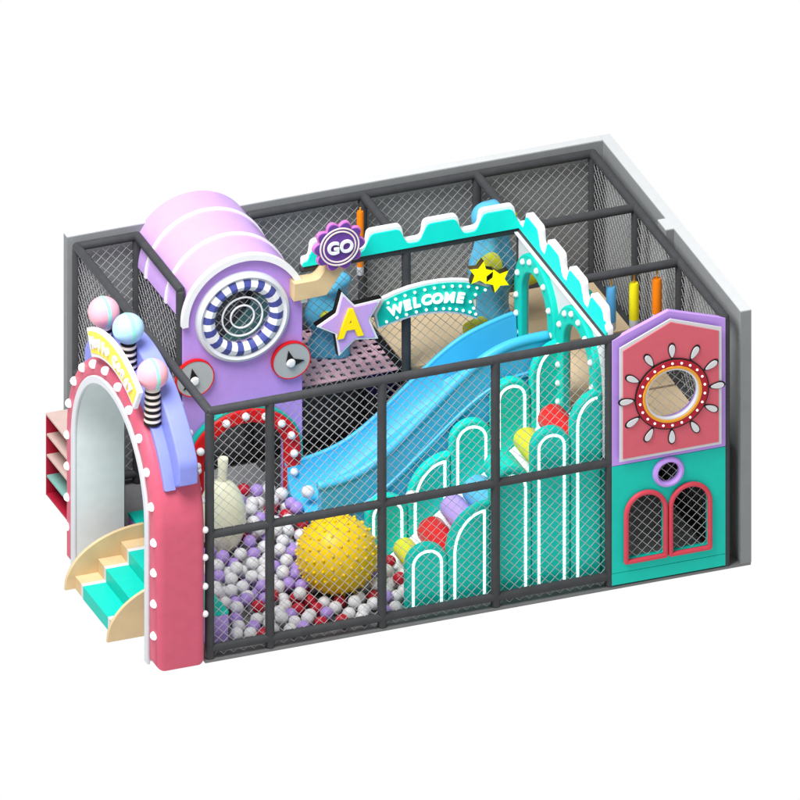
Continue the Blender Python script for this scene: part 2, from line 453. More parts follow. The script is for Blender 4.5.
# ------------------------------------------------------------------ stepped climber with rounded side boards
cl = thing('roller_climber', 'turquoise stepped climber with rounded side boards and white light lines', 'climber')
def quarter(x0, x1, zt, z0, ry):
    w = x1-x0
    return [(x0, z0), (x1, z0)] + [(x1-w*sin(math.radians(a)), zt-ry+ry*cos(math.radians(a))) for a in range(0, 91, 5)]
def inset(kind, q, d):
    return q
def climb_board(y, s=0):
    zb = .02
    specs = [('a', 2.15, 2.59, .775), ('q', 2.595, 3.045, 1.12), ('a', 3.05, 3.49, 1.455), ('a', 3.475+.02, 3.905, 1.835), ('q', 3.91, 4.24, 2.17)]
    for i, (k, a, b, zt) in enumerate(specs):
        w = (b-a)/2
        t = .11 + .012*(i % 2)
        if k == 'a':
            o = arch((a+b)/2, w, zb, zt-w)
            def strip(d, tt):
                ww = w-d
                return arch((a+b)/2, ww, zb+.06, zt-w, ww)
            lo = strip(.055, 0); li = strip(.055+.028, 0)
            # an open band: outer arc forward, inner arc back
            band = [(( a+b)/2+(w-.055), zb+.05)] + circ((a+b)/2, zt-w, w-.055, 28, 0, 180) + [((a+b)/2-(w-.055), zb+.05), ((a+b)/2-(w-.083), zb+.05)] + circ((a+b)/2, zt-w, w-.083, 28, 180, 0) + [((a+b)/2+(w-.083), zb+.05)]
        else:
            ry = (b-a)*1.12
            o = quarter(a, b, zt, zb, ry)
            def qc(d, n=14):
                ww = b-a-d-.05; rr = ry-d
                return [(b-.05-ww*sin(math.radians(90*j/n)), zt-ry+rr*cos(math.radians(90*j/n))) for j in range(n+1)]
            A, B = qc(.055), qc(.083)
            if i == 1: band = [(b-.05, zb+.05)] + A + [(a+.055, zb+.05), (a+.083, zb+.05)] + B[:1:-1] + [(b-.078, zt-.088), (b-.078, zb+.05)]
            else: band = A + [(a+.055, zb+.05), (a+.083, zb+.05)] + B[::-1]
        p = plate('side_board', [o], t, FR(y), 'teals', cl, bevel=.03, res=4)
        plate('light_strip', [band], .008, FR(y-.006), 'ledc', p, bevel=.002, smooth=False)
climb_board(.10); climb_board(1.21)
plate('side_board', [[(4.243,.02),(4.32,.02),(4.32,1.36),(4.243,1.36)]], .11, FR(.12), 'teals', cl, bevel=.01)
# steps between the boards
bm = bmesh.new()
st = [(2.35,.20),(2.62,.40),(2.90,.62),(3.18,.82),(3.46,1.02),(3.74,1.22),(4.0,1.40)]
for (x, z), (x2, z2) in zip(st, st[1:]+[(4.26,1.4)]):
    vs = [(x, z-.12), (x2, z2-.12 if x2 < 4.2 else 1.28), (x2, .02), (x, .02)]
    lo = [bm.verts.new((p[0], .22, p[1])) for p in vs]; hi = [bm.verts.new((p[0], 1.2, p[1])) for p in vs]
    bm.faces.new(lo); bm.faces.new(hi[::-1])
    for k in range(4): bm.faces.new((lo[k], lo[(k+1)%4], hi[(k+1)%4], hi[k]))
done('ramp', bm, 'white', cl, smooth=False)
for (x, z, r, c, nm) in [(2.46,.28,.115,'yelg','lemon'),(2.75,.43,.15,'red','red'),(2.98,.655,.135,'purs','lilac'),(3.24,.80,.16,'blueb','blue'),(3.48,1.03,.17,'tealc','turquoise'),(3.76,1.27,.13,'yelg','lemon'),(4.04,1.46,.15,'red','red')]:
    bm = bmesh.new(); ye = 1.02
    tube(bm, [(x, .24, z), (x, .26, z), (x, ye-.03, z), (x, ye-.008, z), (x, ye, z)], [r*.9, r, r, r*.93, r*.8], 28)
    o = done('roller', bm, c, cl); o['label'] = nm + ' foam roller lying across the steps'

# ------------------------------------------------------------------ purple cabin
cab = thing('play_cabin', 'lilac barrel-roofed cabin with a striped porthole and a red bulb-lined arch door', 'play house')
cx, cz, fy = 1.283, 2.455, 2.43
fw = [(cx-.64, .01), (cx+.64, .01)] + circ(cx, cz, .64, 48, 0, 180)
door = arch(cx-.01, .44, .30, .86, .39)
fac = [(cx-.64, .01), (cx-.45, .01)] + [(cx-.45, .86)] + circ(cx-.01, .86, .44, 28, 180, 0, .39)[1:-1] + [(cx+.43,.86),(cx+.43,.01), (cx+.64,.01)] + circ(cx, cz, .64, 48, 0, 180)
plate('front_wall', [fac, circ(cx-.01, 2.424, .31, 40)], .06, FR(fy), 'purple', cab, bevel=.006)
def halfroof(name, r0, r1, y0, y1, m, a0=0, a1=180):
    bm = bmesh.new(); n = 48
    rings = []
    for k in range(n+1):
        a = math.radians(a0+(a1-a0)*k/n)
        rings.append([bm.verts.new((cx+r*cos(a), y, cz+.01+r*sin(a))) for r, y in ((r1,y0),(r1,y1),(r0,y1),(r0,y0))])
    for A, B in zip(rings, rings[1:]):
        for k in range(4): bm.faces.new((A[k], A[(k+1)%4], B[(k+1)%4], B[k]))
    bm.faces.new(rings[0]); bm.faces.new(rings[-1][::-1])
    return done(name, bm, m, cab)
halfroof('roof', .60, .645, 2.43, 3.86, 'lil')
halfroof('roof_rib', .61, .662, 2.86, 2.90, 'white')
halfroof('roof_rib', .61, .662, 3.42, 3.46, 'white')
halfroof('front_trim', .603, .668, 2.365, 2.428, 'white', 1, 183)
# porthole: outer ring, striped ring, target rings, net
mp = FR(2.43) @ Matrix.Translation((cx-.012, 2.424, 0))
bm = bmesh.new(); lathe(bm, [(.425,0),(.43,.05),(.46,.075),(.49,.06),(.50,.03),(.50,0)], 64, mp, closed=True); ring_ = done('porthole_ring', bm, 'rimg', cab)
bm = bmesh.new(); S_ = 96
lathe(bm, [(.30,-.02),(.295,.03),(.32,.065),(.36,.082),(.40,.07),(.43,.04),(.43,-.02)], S_, mp, mi=lambda i, k: 1 if (k//3) % 2 else 0, closed=True)
done('striped_ring', bm, ['white','navy'], cab)
for r in (.125, .215):
    bm = bmesh.new(); lathe(bm, [(r-.009,.0),(r-.006,.012),(r+.006,.012),(r+.009,0)], 56, mp @ Matrix.Translation((0,0,.02)), closed=True); done('target_ring', bm, 'white', cab)
net('x', 2.42, cx-.31, cx+.29, 2.12, 2.73, parent=cab, clip=lambda a, z: (a-cx+.012)**2+(z-2.424)**2 < .305**2, name='porthole_net')
# gauges
for gx, gz, ro in ((1.788,1.835,0), (.757,1.828,.0)):
    mg = FR(2.395) @ Matrix.Translation((gx, gz, 0))
    bm = bmesh.new(); lathe(bm, [(0,.012),(.196,.012),(.2,.0),(.2,-.03),(0,-.03)], 56, mg); gq = done('gauge', bm, 'gauge', cab)
    bm = bmesh.new(); lathe(bm, [(.195,.0),(.195,.016),(.205,.016),(.207,.01),(.207,-.028),(.195,-.028)], 56, mg, closed=True); done('gauge_rim', bm, 'red', gq)
    for ang in (100, 2, 215 if gx < 1 else 40):
        if gx > 1 and ang == 40: continue
        a = math.radians(ang); L = .145
        hand = [(L*cos(a), L*sin(a)), (.05*cos(a+1.2), .05*sin(a+1.2)), (.05*cos(a-1.2), .05*sin(a-1.2))]
        if gx < 1 and ang == 2: continue
        plate('gauge_hand', [hand], .01, mg @ Matrix.Translation((-.01,-.02,.024)), 'black', gq, bevel=.001, smooth=False)
    bm = bmesh.new(); lathe(bm, [(0,.05),(.035,.045),(.048,.03),(.048,.01)], 28, mg @ Matrix.Translation((-.01,-.02,0))); done('gauge_hub', bm, 'bulbo', gq)
# red arch door
def band(cx, z0, zs, ro, rbo, ri, rbi):
    return [(cx-ro, z0), (cx-ri, z0)] + circ(cx, zs, ri, 32, 180, 0, rbi) + [(cx+ri, z0), (cx+ro, z0)] + circ(cx, zs, ro, 32, 0, 180, rbo)
dcx = cx-.01
plate('door_edge', [band(dcx, .02, .86, .625, .565, .55, .49)], .07, FR(2.35), 'teald', cab, bevel=.01)
da = plate('door_arch', [band(dcx, .02, .86, .60, .54, .435, .385)], .10, FR(2.325), 'red', cab, bevel=.02, res=4)
pts = [(dcx+s*.517, 2.31, z) for s in (-1, 1) for z in (.40,.61,.82)]
pts += [(dcx+.517*cos(math.radians(d)), 2.31, .87+.465*sin(math.radians(d))) for d in (20,42,66,90,114,138,160)]
bulbs(pts, .042, da)

# green roller and lemon pad inside cabin
bm = bmesh.new(); tube(bm, [(1.40,3.1,1.50),(1.84,3.1,2.02)], .22, 32, rend=True)
tag(done('green_bolster', bm, 'green'), 'green round bolster seen through the striped porthole of the lilac cabin', 'bolster')
# ------------------------------------------------------------------ GO sign
go = thing('go_sign', 'round violet GO badge with scalloped edge on a tan bracket beside the cabin', 'sign')
plate('bracket', [roundpoly([(1.785,2.545),(2.135,2.555),(2.31,2.80),(2.31,2.96),(2.12,2.96),(2.12,2.85),(2.05,2.745),(1.785,2.745)], [0,.01,.01,0,0,.03,.05,0])], .16, FR(2.30), 'tan', go, bevel=.005)
gx, gz = 2.243, 3.12
scal = []
for k in range(160):
    a = 2*PI*k/160; scal.append((gx+(.225+.055*abs(cos(5*a)))*cos(a), gz+(.225+.055*abs(cos(5*a)))*sin(a)))
def sc2(f): return [(gx+(p[0]-gx)*f, gz+(p[1]-gz)*f) for p in scal]
bd = plate('badge', [scal], .045, FR(2.235), 'violr', go, bevel=.008)
plate('badge_face', [sc2(.94)], .012, FR(2.228), 'violet', bd, bevel=.003)
for r in (.213, .178):
    plate('badge_ring', [circ(gx, gz, r, 56), circ(gx, gz, r-.016, 56)], .014, FR(2.219), 'cream', bd, bevel=.003)
letters('letters', [('G', gx-.072, gz, 0, .185, .004, .95), ('O', gx+.070, gz, 0, .185, .004, .95)], FR(2.212), 'white', go)

# ------------------------------------------------------------------ signs on the net
ss = thing('star_sign', 'lilac five-pointed star sign with white edge and yellow letter A on the netting', 'sign')
S5 = [(2.294,2.563),(2.435,2.385),(2.725,2.403),(2.60,2.19),(2.693,1.949),(2.44,1.985),(2.262,1.828),(2.225,2.09),(2.019,2.215),(2.23,2.33)]
cxs, czs = 2.383, 2.195
def scl(o, f, c): return [(c[0]+(p[0]-c[0])*f, c[1]+(p[1]-c[1])*f) for p in o]
plate('star_body', [S5], .08, FR(2.31), 'black', ss, bevel=.003, smooth=False)
plate('star_edge', [roundpoly(scl(S5, .985, (cxs,czs)), .008)], .012, FR(2.302), 'white', ss, bevel=.003)
plate('star_face', [roundpoly(scl(S5, .875, (cxs,czs)), .02)], .010, FR(2.295), 'lil', ss, bevel=.003)
letters('letter', [('A', cxs+.0, czs+.005, -.02, .42, .014, .86)], FR(2.283), 'yell', ss)
wsn = thing('welcome_sign', 'curved turquoise WELCOME banner edged with small white lamps, right of the star', 'sign')
TOP = [(2.775,2.345),(2.90,2.385),(3.055,2.418),(3.22,2.432),(3.377,2.43),(3.52,2.415),(3.65,2.388),(3.79,2.34),(3.925,2.275)]
BOT = [(3.795,1.905),(3.70,1.96),(3.59,2.008),(3.48,2.042),(3.377,2.062),(3.22,2.078),(3.055,2.070),(2.90,2.045),(2.722,2.005)]
BO = TOP + [(3.745,2.15)] + BOT + [(2.68,2.175)]
bc = (3.28,2.22)
plate('banner_board', [BO], .05, FR(2.40), 'white', wsn, bevel=.004)
inn = [(a+(bc[0]-a)*.022, b+(.028 if b < 2.15 and a < 3.74 or b < 2 else -.028)*1.0) if not (abs(a-3.745) < .01 or abs(a-2.68) < .01) else (a+(.03 if a < 3 else -.015), b) for a, b in BO]
plate('banner_face', [inn], .012, FR(2.392), 'tealc', wsn, bevel=.003)
def along(tab, t):
    n = len(tab)-1; i = min(int(t*n), n-1); f = t*n-i
    return (tab[i][0]+(tab[i+1][0]-tab[i][0])*f, tab[i][1]+(tab[i+1][1]-tab[i][1])*f)
dots = []
for k in range(12):
    a, b = along(TOP, (k+.55)/12.3); dots.append((a, 2.375, b-.062))
    a, b = along(BOT, (k+.6)/12.3); dots.append((a, 2.375, b+.062))
dots += [(3.755,2.375,2.21),(3.70,2.375,2.14),(3.735,2.375,2.06)]
bulbs(dots, .015, wsn, 'led')
W = 'WELCOME'; its = []
wd = [.155,.10,.095,.11,.12,.135,.10]; pos = 2.80; tot = sum(wd)
for ch, w in zip(W, wd):
    a = pos+w/2; pos += w*1.015
    t = (a-2.76)/(3.86-2.76)
    tp = interp(TOP, a); bt = interp([(p[0], p[1]) for p in BOT], a); mid = (tp+bt)/2
    dz = (interp(TOP, a+.05)+interp(BOT, a+.05)-interp(TOP, a-.05)-interp(BOT, a-.05))/.2
    its.append((ch, a+.02, mid, math.atan(dz)*.9, .148, .003, .98))
letters('letters', its, FR(2.372), 'led', wsn)
def star_pts(c, R, r, rot): return [(c[0]+(R if k % 2 == 0 else r)*cos(rot+k*PI/5), c[1]+(R if k % 2 == 0 else r)*sin(rot+k*PI/5)) for k in range(10)]
for c, rot, lab in (((3.80,2.455), 1.35, 'upper-left yellow star of the pair above the banner end'), ((3.983,2.35), math.radians(39), 'lower-right yellow star of the pair above the banner end')):
    t = thing('star', lab, 'sign', None)
    o = star_pts(c, .145, .072, rot)
    plate('star_body', [o], .08, FR(2.34), 'brown', t, bevel=.003, smooth=False)
    plate('star_face', [scl(o, .96, c)], .01, FR(2.333), 'yel', t, bevel=.002, smooth=False)

# ------------------------------------------------------------------ blue blob columns with lemon cones
def blob(px, py, z0, zt, R, label):
    t = thing('soft_column', label, 'soft play column')
    bm = bmesh.new(); n = 44; prof = []
    for i in range(n+1):
        h = i/n
        r = R*(.86+.14*cos(h*4*PI+.4))
        if h > .82: r *= math.sqrt(max(0, 1-((h-.82)/.18)**2))
        prof.append((r, h*(zt-z0)))
    lathe(bm, [(0,0)]+prof[:-1]+[(0, zt-z0)], 40, Matrix.Translation((px,py,z0)))
    for v in bm.verts:
        a = math.atan2(v.co.y-py, v.co.x-px); k = 1+.10*sin(4*a+3*(v.co.z-z0))
        v.co.x = px+(v.co.x-px)*k; v.co.y = py+(v.co.y-py)*k
    done('column_body', bm, 'blueb', t, smooth=True)
    return t
b1 = blob(4.18, 3.02, 1.425, 2.86, .225, 'wavy sky blue soft column with lemon cones behind the two yellow stars')
def cone(p, d, r0, r1, L, par):
    bm = bmesh.new(); p = Vector(p); d = Vector(d).normalized()
    tube(bm, [p, p+d*L*.96, p+d*L], [r0, r1+.012, r1], 24); done('cone', bm, 'yelg', par)
cone((3.98,2.78,1.63), (-.9,-.75,.1), .085, .095, .22, b1)
cone((4.10,2.80,2.27), (-.9,-.45,.25), .13, .07, .17, b1)
cone((4.40,3.0,1.95), (1,-.12,-.12), .13, .005, .30, b1)
cone((4.34,3.05,2.62), (.7,-.2,.4), .05, .02, .12, b1)
b2 = blob(2.50, 3.20, 1.425, 2.30, .24, 'wavy sky blue soft column behind the netting between cabin and star sign')
cone((2.40,3.02,1.90), (-.35,-1,.1), .06, .05, .10, b2)

# ------------------------------------------------------------------ hanging bags
def bag(x, y, z0, z1, c, lab, r=.05, g='hanging bags above the deck'):
    t = thing('punch_bag', lab, 'punch bag', g)
    bm = bmesh.new(); tube(bm, [(x,y,z0+.10),(x,y,z1-.02),(x,y,z1)], [r,r,r*.8], 24); done('sleeve', bm, c, t)
    bm = bmesh.new(); tube(bm, [(x,y,z0),(x,y,z0+.02),(x,y,z0+.099)], [r*.8,r*.98,r*.98], 24); done('base_band', bm, 'offw', t)
    bm = bmesh.new(); tube(bm, [(x,y,z1),(x,y,H-.04)], .009, 8); done('strap', bm, 'gold', t)
bag(4.53, 1.27, 2.17, 2.66, 'tealc', 'small turquoise hanging bag mostly hidden behind the side battlement')
bag(4.784, 1.27, 2.17, 2.66, 'blues', 'blue hanging bag, nearest the side battlements')
bag(5.03, 1.27, 2.15, 2.66, 'yelv', 'yellow hanging bag between the blue and the orange one')
bag(5.275, 1.27, 2.17, 2.66, 'orange', 'orange hanging bag above the window house')
bag(2.97, 3.55, 2.0, 2.72, 'orange', 'slim orange hanging bag beside the GO badge at the back', .036, None)

# ------------------------------------------------------------------ window house front right
wh = thing('window_house', 'house-shaped front with rose upper board, petal-ringed window and turquoise base', 'play house')
ax0, ax1, zc = 4.29, 5.505, 1.376
hexo = [(ax0,zc),(ax1,zc),(ax1,2.825),(4.895,3.03),(ax0,2.80)]
wc = (4.904, 2.12)
plate('gable_board', [hexo, circ(*wc, .30, 48)], .05, FR(-.052), 'purple', wh, bevel=.004)
def ins(d): return [(ax0+d,zc+d),(ax1-d,zc+d),(ax1-d,2.825-d*1.0),(4.895,3.03-d*1.08),(ax0+d,2.80-d*1.1)]
plate('white_inset', [ins(.062), circ(*wc, .275, 48)], .014, FR(-.103), 'offw', wh, bevel=.003)
plate('rose_inset', [ins(.095), circ(*wc, .275, 48)], .014, FR(-.112), 'pinkp', wh, bevel=.003)
wr = plate('window_frame', [circ(*wc, .385, 64), circ(*wc, .31, 64)], .03, FR(-.135), 'redd', wh, bevel=.008)
plate('dark_line', [circ(*wc, .396, 64), circ(*wc, .383, 64)], .022, FR(-.130), 'black', wr, bevel=.002)
plate('gold_ring', [circ(*wc, .318, 64), circ(*wc, .288, 64)], .03, FR(-.141), 'gold', wr, bevel=.006)
plate('white_ring', [circ(*wc, .292, 64), circ(*wc, .268, 64)], .05, FR(-.132), 'rimg', wr, bevel=.006)
bulbs([(wc[0]+.35*cos(2*PI*(k+.5)/22), -.138, wc[1]+.35*sin(2*PI*(k+.5)/22)) for k in range(22)], .0125, wr, 'led')
for k in range(12):
    a = math.radians(90+30*k); L0, L1 = .405, .565
    o = []
    for j in range(28):
        t = 2*PI*j/28; s = (1-cos(t))/2
        rr = L0+(L1-L0)*s; w = .040*sin(t)*(.55+.6*s)
        o.append((wc[0]+rr*cos(a)-w*sin(a), wc[1]+rr*sin(a)+w*cos(a)))
    cc = (wc[0]+.49*cos(a), wc[1]+.49*sin(a))
    p = plate('petal', [scl(o, 1.12, cc)], .016, FR(-.122), 'black', wh, bevel=.002)
    plate('petal_face', [scl(o, .88, cc)], .010, FR(-.130), 'offw', p, bevel=.002)
net('x', -.075, wc[0]-.27, wc[0]+.27, wc[1]-.27, wc[1]+.27, parent=wh, clip=lambda a, z: (a-wc[0])**2+(z-wc[1])**2 < .262**2, name='window_net')
pc = (4.89, 1.205)
dl = [(4.645, .225), (5.12, .225)]
holes = [circ(*pc, .12, 40)] + [roundpoly(arch(c, .19, .30, .80, .21), [.02,.02]+[0]*28) for c, _ in dl]
plate('base_board', [[(ax0,.155),(ax1,.155),(ax1,zc-.006),(ax0,zc-.006)]] + holes, .05, FR(-.050), 'tealc', wh, bevel=.003)
plate('base_board', [[(ax0,.02),(ax1,.02),(ax1,.15),(ax0,.15)]], .05, FR(-.050), 'tealc', wh, bevel=.003)
mpo = FR(-.05) @ Matrix.Translation((pc[0], pc[1], 0))
bm = bmesh.new(); lathe(bm, [(.112,-.03),(.112,.02),(.13,.045),(.152,.04),(.168,.015),(.168,0)], 48, mpo, closed=True); done('porthole_ring', bm, 'purple', wh)
net('x', -.04, pc[0]-.12, pc[0]+.12, pc[1]-.12, pc[1]+.12, parent=wh, clip=lambda a, z: (a-pc[0])**2+(z-pc[1])**2 < .115**2, name='porthole_net')
for c, _ in dl:
    bm = bmesh.new()
    path = [(c-.21,-.07,.27),(c-.21,-.07,.80)] + [(c+.21*cos(math.radians(a)), -.07, .80+.225*sin(math.radians(a))) for a in range(168, 0, -12)] + [(c+.21,-.07,.80),(c+.21,-.07,.27)]
    tube(bm, path, .026, 12, rend=True); tube(bm, [(c-.21,-.07,.27),(c+.21,-.07,.27)], .026, 12, rend=True)
    done('window_frame', bm, 'crim', wh)
    net('x', -.04, c-.19, c+.19, .30, 1.01, parent=wh, clip=lambda a, z, c=c: z < .80 or ((a-c)/.19)**2+((z-.80)/.21)**2 < 1, name='window_net')

# ------------------------------------------------------------------ entrance arch (faces left)
en = thing('entrance_arch', 'rose padded entrance arch with grey lining and round lamps, covering the left end', 'arch')
ac, az = 1.20, 1.50
xo0, xo1 = -.60, -.07
def aband(ro, rbo, ri, rbi, z0=-.0, n=40):
    return rev([(ac-ro, z0), (ac-ri, z0)] + circ(ac, az, ri, n, 180, 0, rbi) + [(ac+ri, z0), (ac+ro, z0)] + circ(ac, az, ro, n, 0, 180, rbo))
body = plate('arch_body', [aband(1.30, 1.26, 1.02, 1.04)], xo1-xo0, LF(xo0), 'pink', en, bevel=.09, res=8)
plate('arch_rim', [aband(1.075, 1.10, .985, 1.015, -.02)], .035, LF(xo0-.02), 'rimg', en, bevel=.012, res=3)
plate('arch_lining', [aband(1.035, 1.055, .988, 1.018, -.01)], xo1-xo0-.02, LF(xo0+.0155), 'grey', en, bevel=.004)
ang = [(ac+1.19, .0)]
lb = [(-.592, ac-1.21, z) for z in (.372,.735,1.087,1.428)] + [(-.592, ac+1.21, z) for z in (.40,.73,1.085,1.44)]
for d in (14, 31, 48, 64, 80, 97, 114, 131, 148, 165):
    a = math.radians(180-d); lb.append((-.60, ac+1.19*cos(a), az+.02+1.19*sin(a)))
bulbs(lb, .046, body, 'bulb')
rb = [(-.072, ac-1.262, z) for z in (.547,.86,1.188,1.50)]
for d in (14, 31, 48, 64, 80):
    a = math.radians(180-d); rb.append((-.06, ac+1.2*cos(a), az+1.17*sin(a)))
bulbs(rb, .036, body, 'bulbo')
# periwinkle rail band on top of the arch
def pband(name, r0, r1, x0, x1, bev):
    n = 60
    o = [(ac-r1*cos(math.radians(a)), az+r1*sin(math.radians(a))) for a in np.linspace(22, 158, n)]
    i = [(ac-r0*cos(math.radians(a)), az+r0*sin(math.radians(a))) for a in np.linspace(158, 22, n)]
    o = [(max(y, -.13), z) for y, z in o]; i = [(max(y, -.10), z) for y, z in i]
    o = [(min(y, 2.53), z) for y, z in o]
    return plate(name, [rev(o+i)], x1-x0, LF(x0), 'peri', pb, bevel=bev, res=3)
pb = thing('arch_rail', 'periwinkle blue stepped band curving over the top of the rose arch', 'arch band')
pband('low_band', 1.20, 1.335, -.49, -.37, .012)
pband('high_band', 1.20, 1.565, -.375, -.17, .02)
# sign on arch
hs = thing('entrance_sign', 'yellow curved greeting sign with white border and letters above the rose arch', 'sign')
def sec(c, r0, r1, a0, a1, n=30):
    return [(c[0]+r1*cos(math.radians(a)), c[1]+r1*sin(math.radians(a))) for a in np.linspace(a0, a1, n)] + [(c[0]+r0*cos(math.radians(a)), c[1]+r0*sin(math.radians(a))) for a in np.linspace(a1, a0, n)]
hc = (.99, 1.73)
plate('sign_board', [rev(sec(hc, 1.175, 1.475, 60, 120))], .05, LF(-.66), 'white', hs, bevel=.008)
plate('sign_face', [rev(sec(hc, 1.215, 1.44, 62, 118))], .012, LF(-.668), 'yels', hs, bevel=.003)
its = []
word = 'Hello Candy'; n = len(word)
for k, ch in enumerate(word):
    if ch == ' ': continue
    a = math.radians(116 - (k+.5)*52/n)     # local a = -y, so mirror the angle
    A, B = -hc[0]+1.328*cos(a), hc[1]+1.328*sin(a)
    its.append((ch, A, B, a-PI/2, .165, .003, .9))
letters('letters', its, LF(-.679), 'white', hs)
# candy balls
def candy(y, zb, z, c, lab):
    t = thing('candy_ball', lab, 'ornament', 'candy balls on the entrance arch'); x = -.45
    bm = bmesh.new(); n = 9; z0 = zb-.04; hgt = z-.12-z0
    nst = max(4, int(round(hgt/.035))); prof = []; 
    for i in range(nst*3):
        h = i/(nst*3-1); k = (i % 3)
        prof.append((.073+.006*(k == 1)+.012*(1-h), h*hgt))
    lathe(bm, prof, 28, Matrix.Translation((x,y,z0)), mi=lambda i, k: (i//3) % 2); done('stem', bm, ['black','cream'], t)
    bm = bmesh.new(); sphere(bm, (x,y,z), .16, 40, 24); done('ball', bm, c, t, smooth=True)
    bm = bmesh.new(); mb = Matrix.Translation((x+.012,y,z)) @ Matrix.Rotation(math.radians(90), 4, 'X') @ Matrix.Rotation(math.radians(56), 4, 'Y') @ Matrix.Rotation(0, 4, 'X')
    lathe(bm, [(.150,-.02),(.161,-.018),(.1625,0),(.161,.018),(.150,.02)], 48, Matrix.Translation((x,y,z)) @ Matrix.Rotation(math.radians(3),4,'Z') @ Matrix.Rotation(math.radians(90), 4, 'Y') , closed=True)
    done('band', bm, 'mint', t)
candy(1.785, 2.72, 3.12, 'pinkc', 'pink candy ball with mint band, rearmost on the entrance arch')
candy(1.10, 2.85, 3.275, 'bluec', 'pale blue candy ball with mint band on striped stem, middle of the arch')
candy(.418, 2.58, 3.10, 'pinkc', 'pink candy ball with mint band, nearest the front on its striped stem')

# ------------------------------------------------------------------ entrance stairs
es = thing('entrance_stairs', 'low plywood stairs with turquoise carpet leading up through the rose arch', 'stairs')
stx = [-.735, -.49, -.245, 0]; stz = [.145, .295, .445]
for k in range(3):
    x0, x1, z = stx[k], stx[k+1]+(.0 if k == 2 else .0), stz[k]
    bm = bmesh.new(); box(bm, x0, x1, .70, 1.84, 0.002, z); s = done('step', bm, 'tan', es, smooth=False, bevel=.003)
    bm = bmesh.new(); box(bm, x0-.004, x1-.0045, .86, 1.66, .003, z+.004); done('carpet_edge', bm, 'offw', s, smooth=False)
    bm = bmesh.new(); box(bm, x0-.008, x1-.0085, .915, 1.60, .004, z+.008); done('carpet', bm, 'tealc', s, smooth=False, bevel=.003)
qo = [(-.84,0.002)] + [(-.84*cos(math.radians(a)), .60*sin(math.radians(a))**.95) for a in range(8, 91, 4)] + [(0,.60),(0,0.002)]
for y in (.66, 1.84): plate('side_board', [qo[::-1]], .04, FR(y), 'tan', es, bevel=.004)

# soft step inside
sb = thing('soft_step', 'turquoise and purple soft step inside the entrance beside the ball pit', 'soft step')
bm = bmesh.new(); box(bm, 0.055, .25, .12, 2.42, .01, .39); done('step_side', bm, 'purs', sb, smooth=False, bevel=.01)
bm = bmesh.new(); box(bm, 0.05, .252, .118, 2.422, .39, .43); done('step_top', bm, 'tealc', sb, smooth=False, bevel=.01)

# ------------------------------------------------------------------ shoe shelf
sh = thing('shoe_shelf', 'red open shelf unit with pale boards standing behind the rose arch', 'shelf')
x0, x1, y0, y1, hz = -.30, -.07, 2.62, 3.80, .93
bm = bmesh.new(); box(bm, x1-.02, x1, y0, y1, .005, hz-.022); done('back_panel', bm, 'shelfr', sh, smooth=False)
for (a, b) in ((y0, y0+.02), (y1-.02, y1)):
    bm = bmesh.new(); box(bm, x0, x1-.021, a, b, .005, hz-.022); done('side_panel', bm, 'shelfr', sh, smooth=False)
for i, z in enumerate((.0, .21, .445, .68)):
    bm = bmesh.new(); box(bm, x0+.002, x1-.022, y0+.021, y1-.021, z+.005, z+.027); o = done('shelf_board', bm, ['shelfr','shelft','shelfp','shelfp'][i], sh, smooth=False)
bm = bmesh.new(); box(bm, x0, x1, y0, y1, hz-.02, hz); done('shelf_top', bm, 'shelfp', sh, smooth=False)

# ------------------------------------------------------------------ pear and spiky ball
gd = thing('inflatable_pear', 'pale cream pear-shaped bounce toy with a stalk in the ball pit corner', 'inflatable')
gm = Matrix.Translation((.80,1.74,.16))
bm = bmesh.new(); prof = [(0,0)] + [(.24*sin(a), .42-.42*cos(a)) for a in np.linspace(.12, PI-.22, 26)] + [(.05,.835)]
lathe(bm, prof, 36, gm); done('pear_body', bm, 'creamg', gd, smooth=True)
bm = bmesh.new(); tube(bm, [(.80,1.74,.95),(.80,1.74,1.02),(.805,1.74,1.10),(.81,1.74,1.23),(.81,1.74,1.24)], [.052,.048,.047,.055,.050], 20); done('stalk', bm, 'creamg', gd)
YB = Vector((1.661,.775,.47)); YR = .405
bm = bmesh.new(); sphere(bm, YB, YR, 64, 40)
gld = PI*(3-math.sqrt(5))
for i in range(170):
    z = 1-2*(i+.5)/170; r = math.sqrt(1-z*z); d = Vector((r*cos(gld*i), r*sin(gld*i), z))
    d = Matrix.Rotation(.5, 3, 'X') @ d
    tube(bm, [YB+d*(YR-.008), YB+d*(YR+.012), YB+d*(YR+.024)], [.022,.015,.006], 8)
me = done('spiky_ball', bm, 'yelb', smooth=True)
tag(me, 'large yellow knobbly therapy ball sitting in the ball pit', 'ball')

# ------------------------------------------------------------------ ball pit
BR = .068
rng = random.Random(11)
P = np.zeros((0,3))
ob = [(np.array(YB), YR), (np.array((.80,1.74,.45)), .24)]
TH, PH = math.atan(.382), math.asin(.4738)
def hcap(x, y): return .085+.15*y + (.08 if x > 1.1 and y > 1.6 else 0)
def rest(x, y):
    z = BR+.012
    if len(P):
        d2 = (P[:,0]-x)**2+(P[:,1]-y)**2; m = d2 < 4*BR*BR*.94
        if m.any(): z = max(z, float((P[m,2]+np.sqrt(4*BR*BR-d2[m])).max()))
    return z
def free(x, y, z):
    for c, r in ob:
        if (x-c[0])**2+(y-c[1])**2+(z-c[2])**2 < (r+BR*.9)**2: return False
    if x < .25+BR: return False
    if y > 2.40 - BR or y < .055+BR: return False
    if y > 1.28 and x > 1.66 and y > 1.33-BR: return z < 0
    if x > 2.15-BR and (y < .25+BR or y > 1.13-BR): return False
    if x > 2.34-BR: return False
    return True
tries = 0
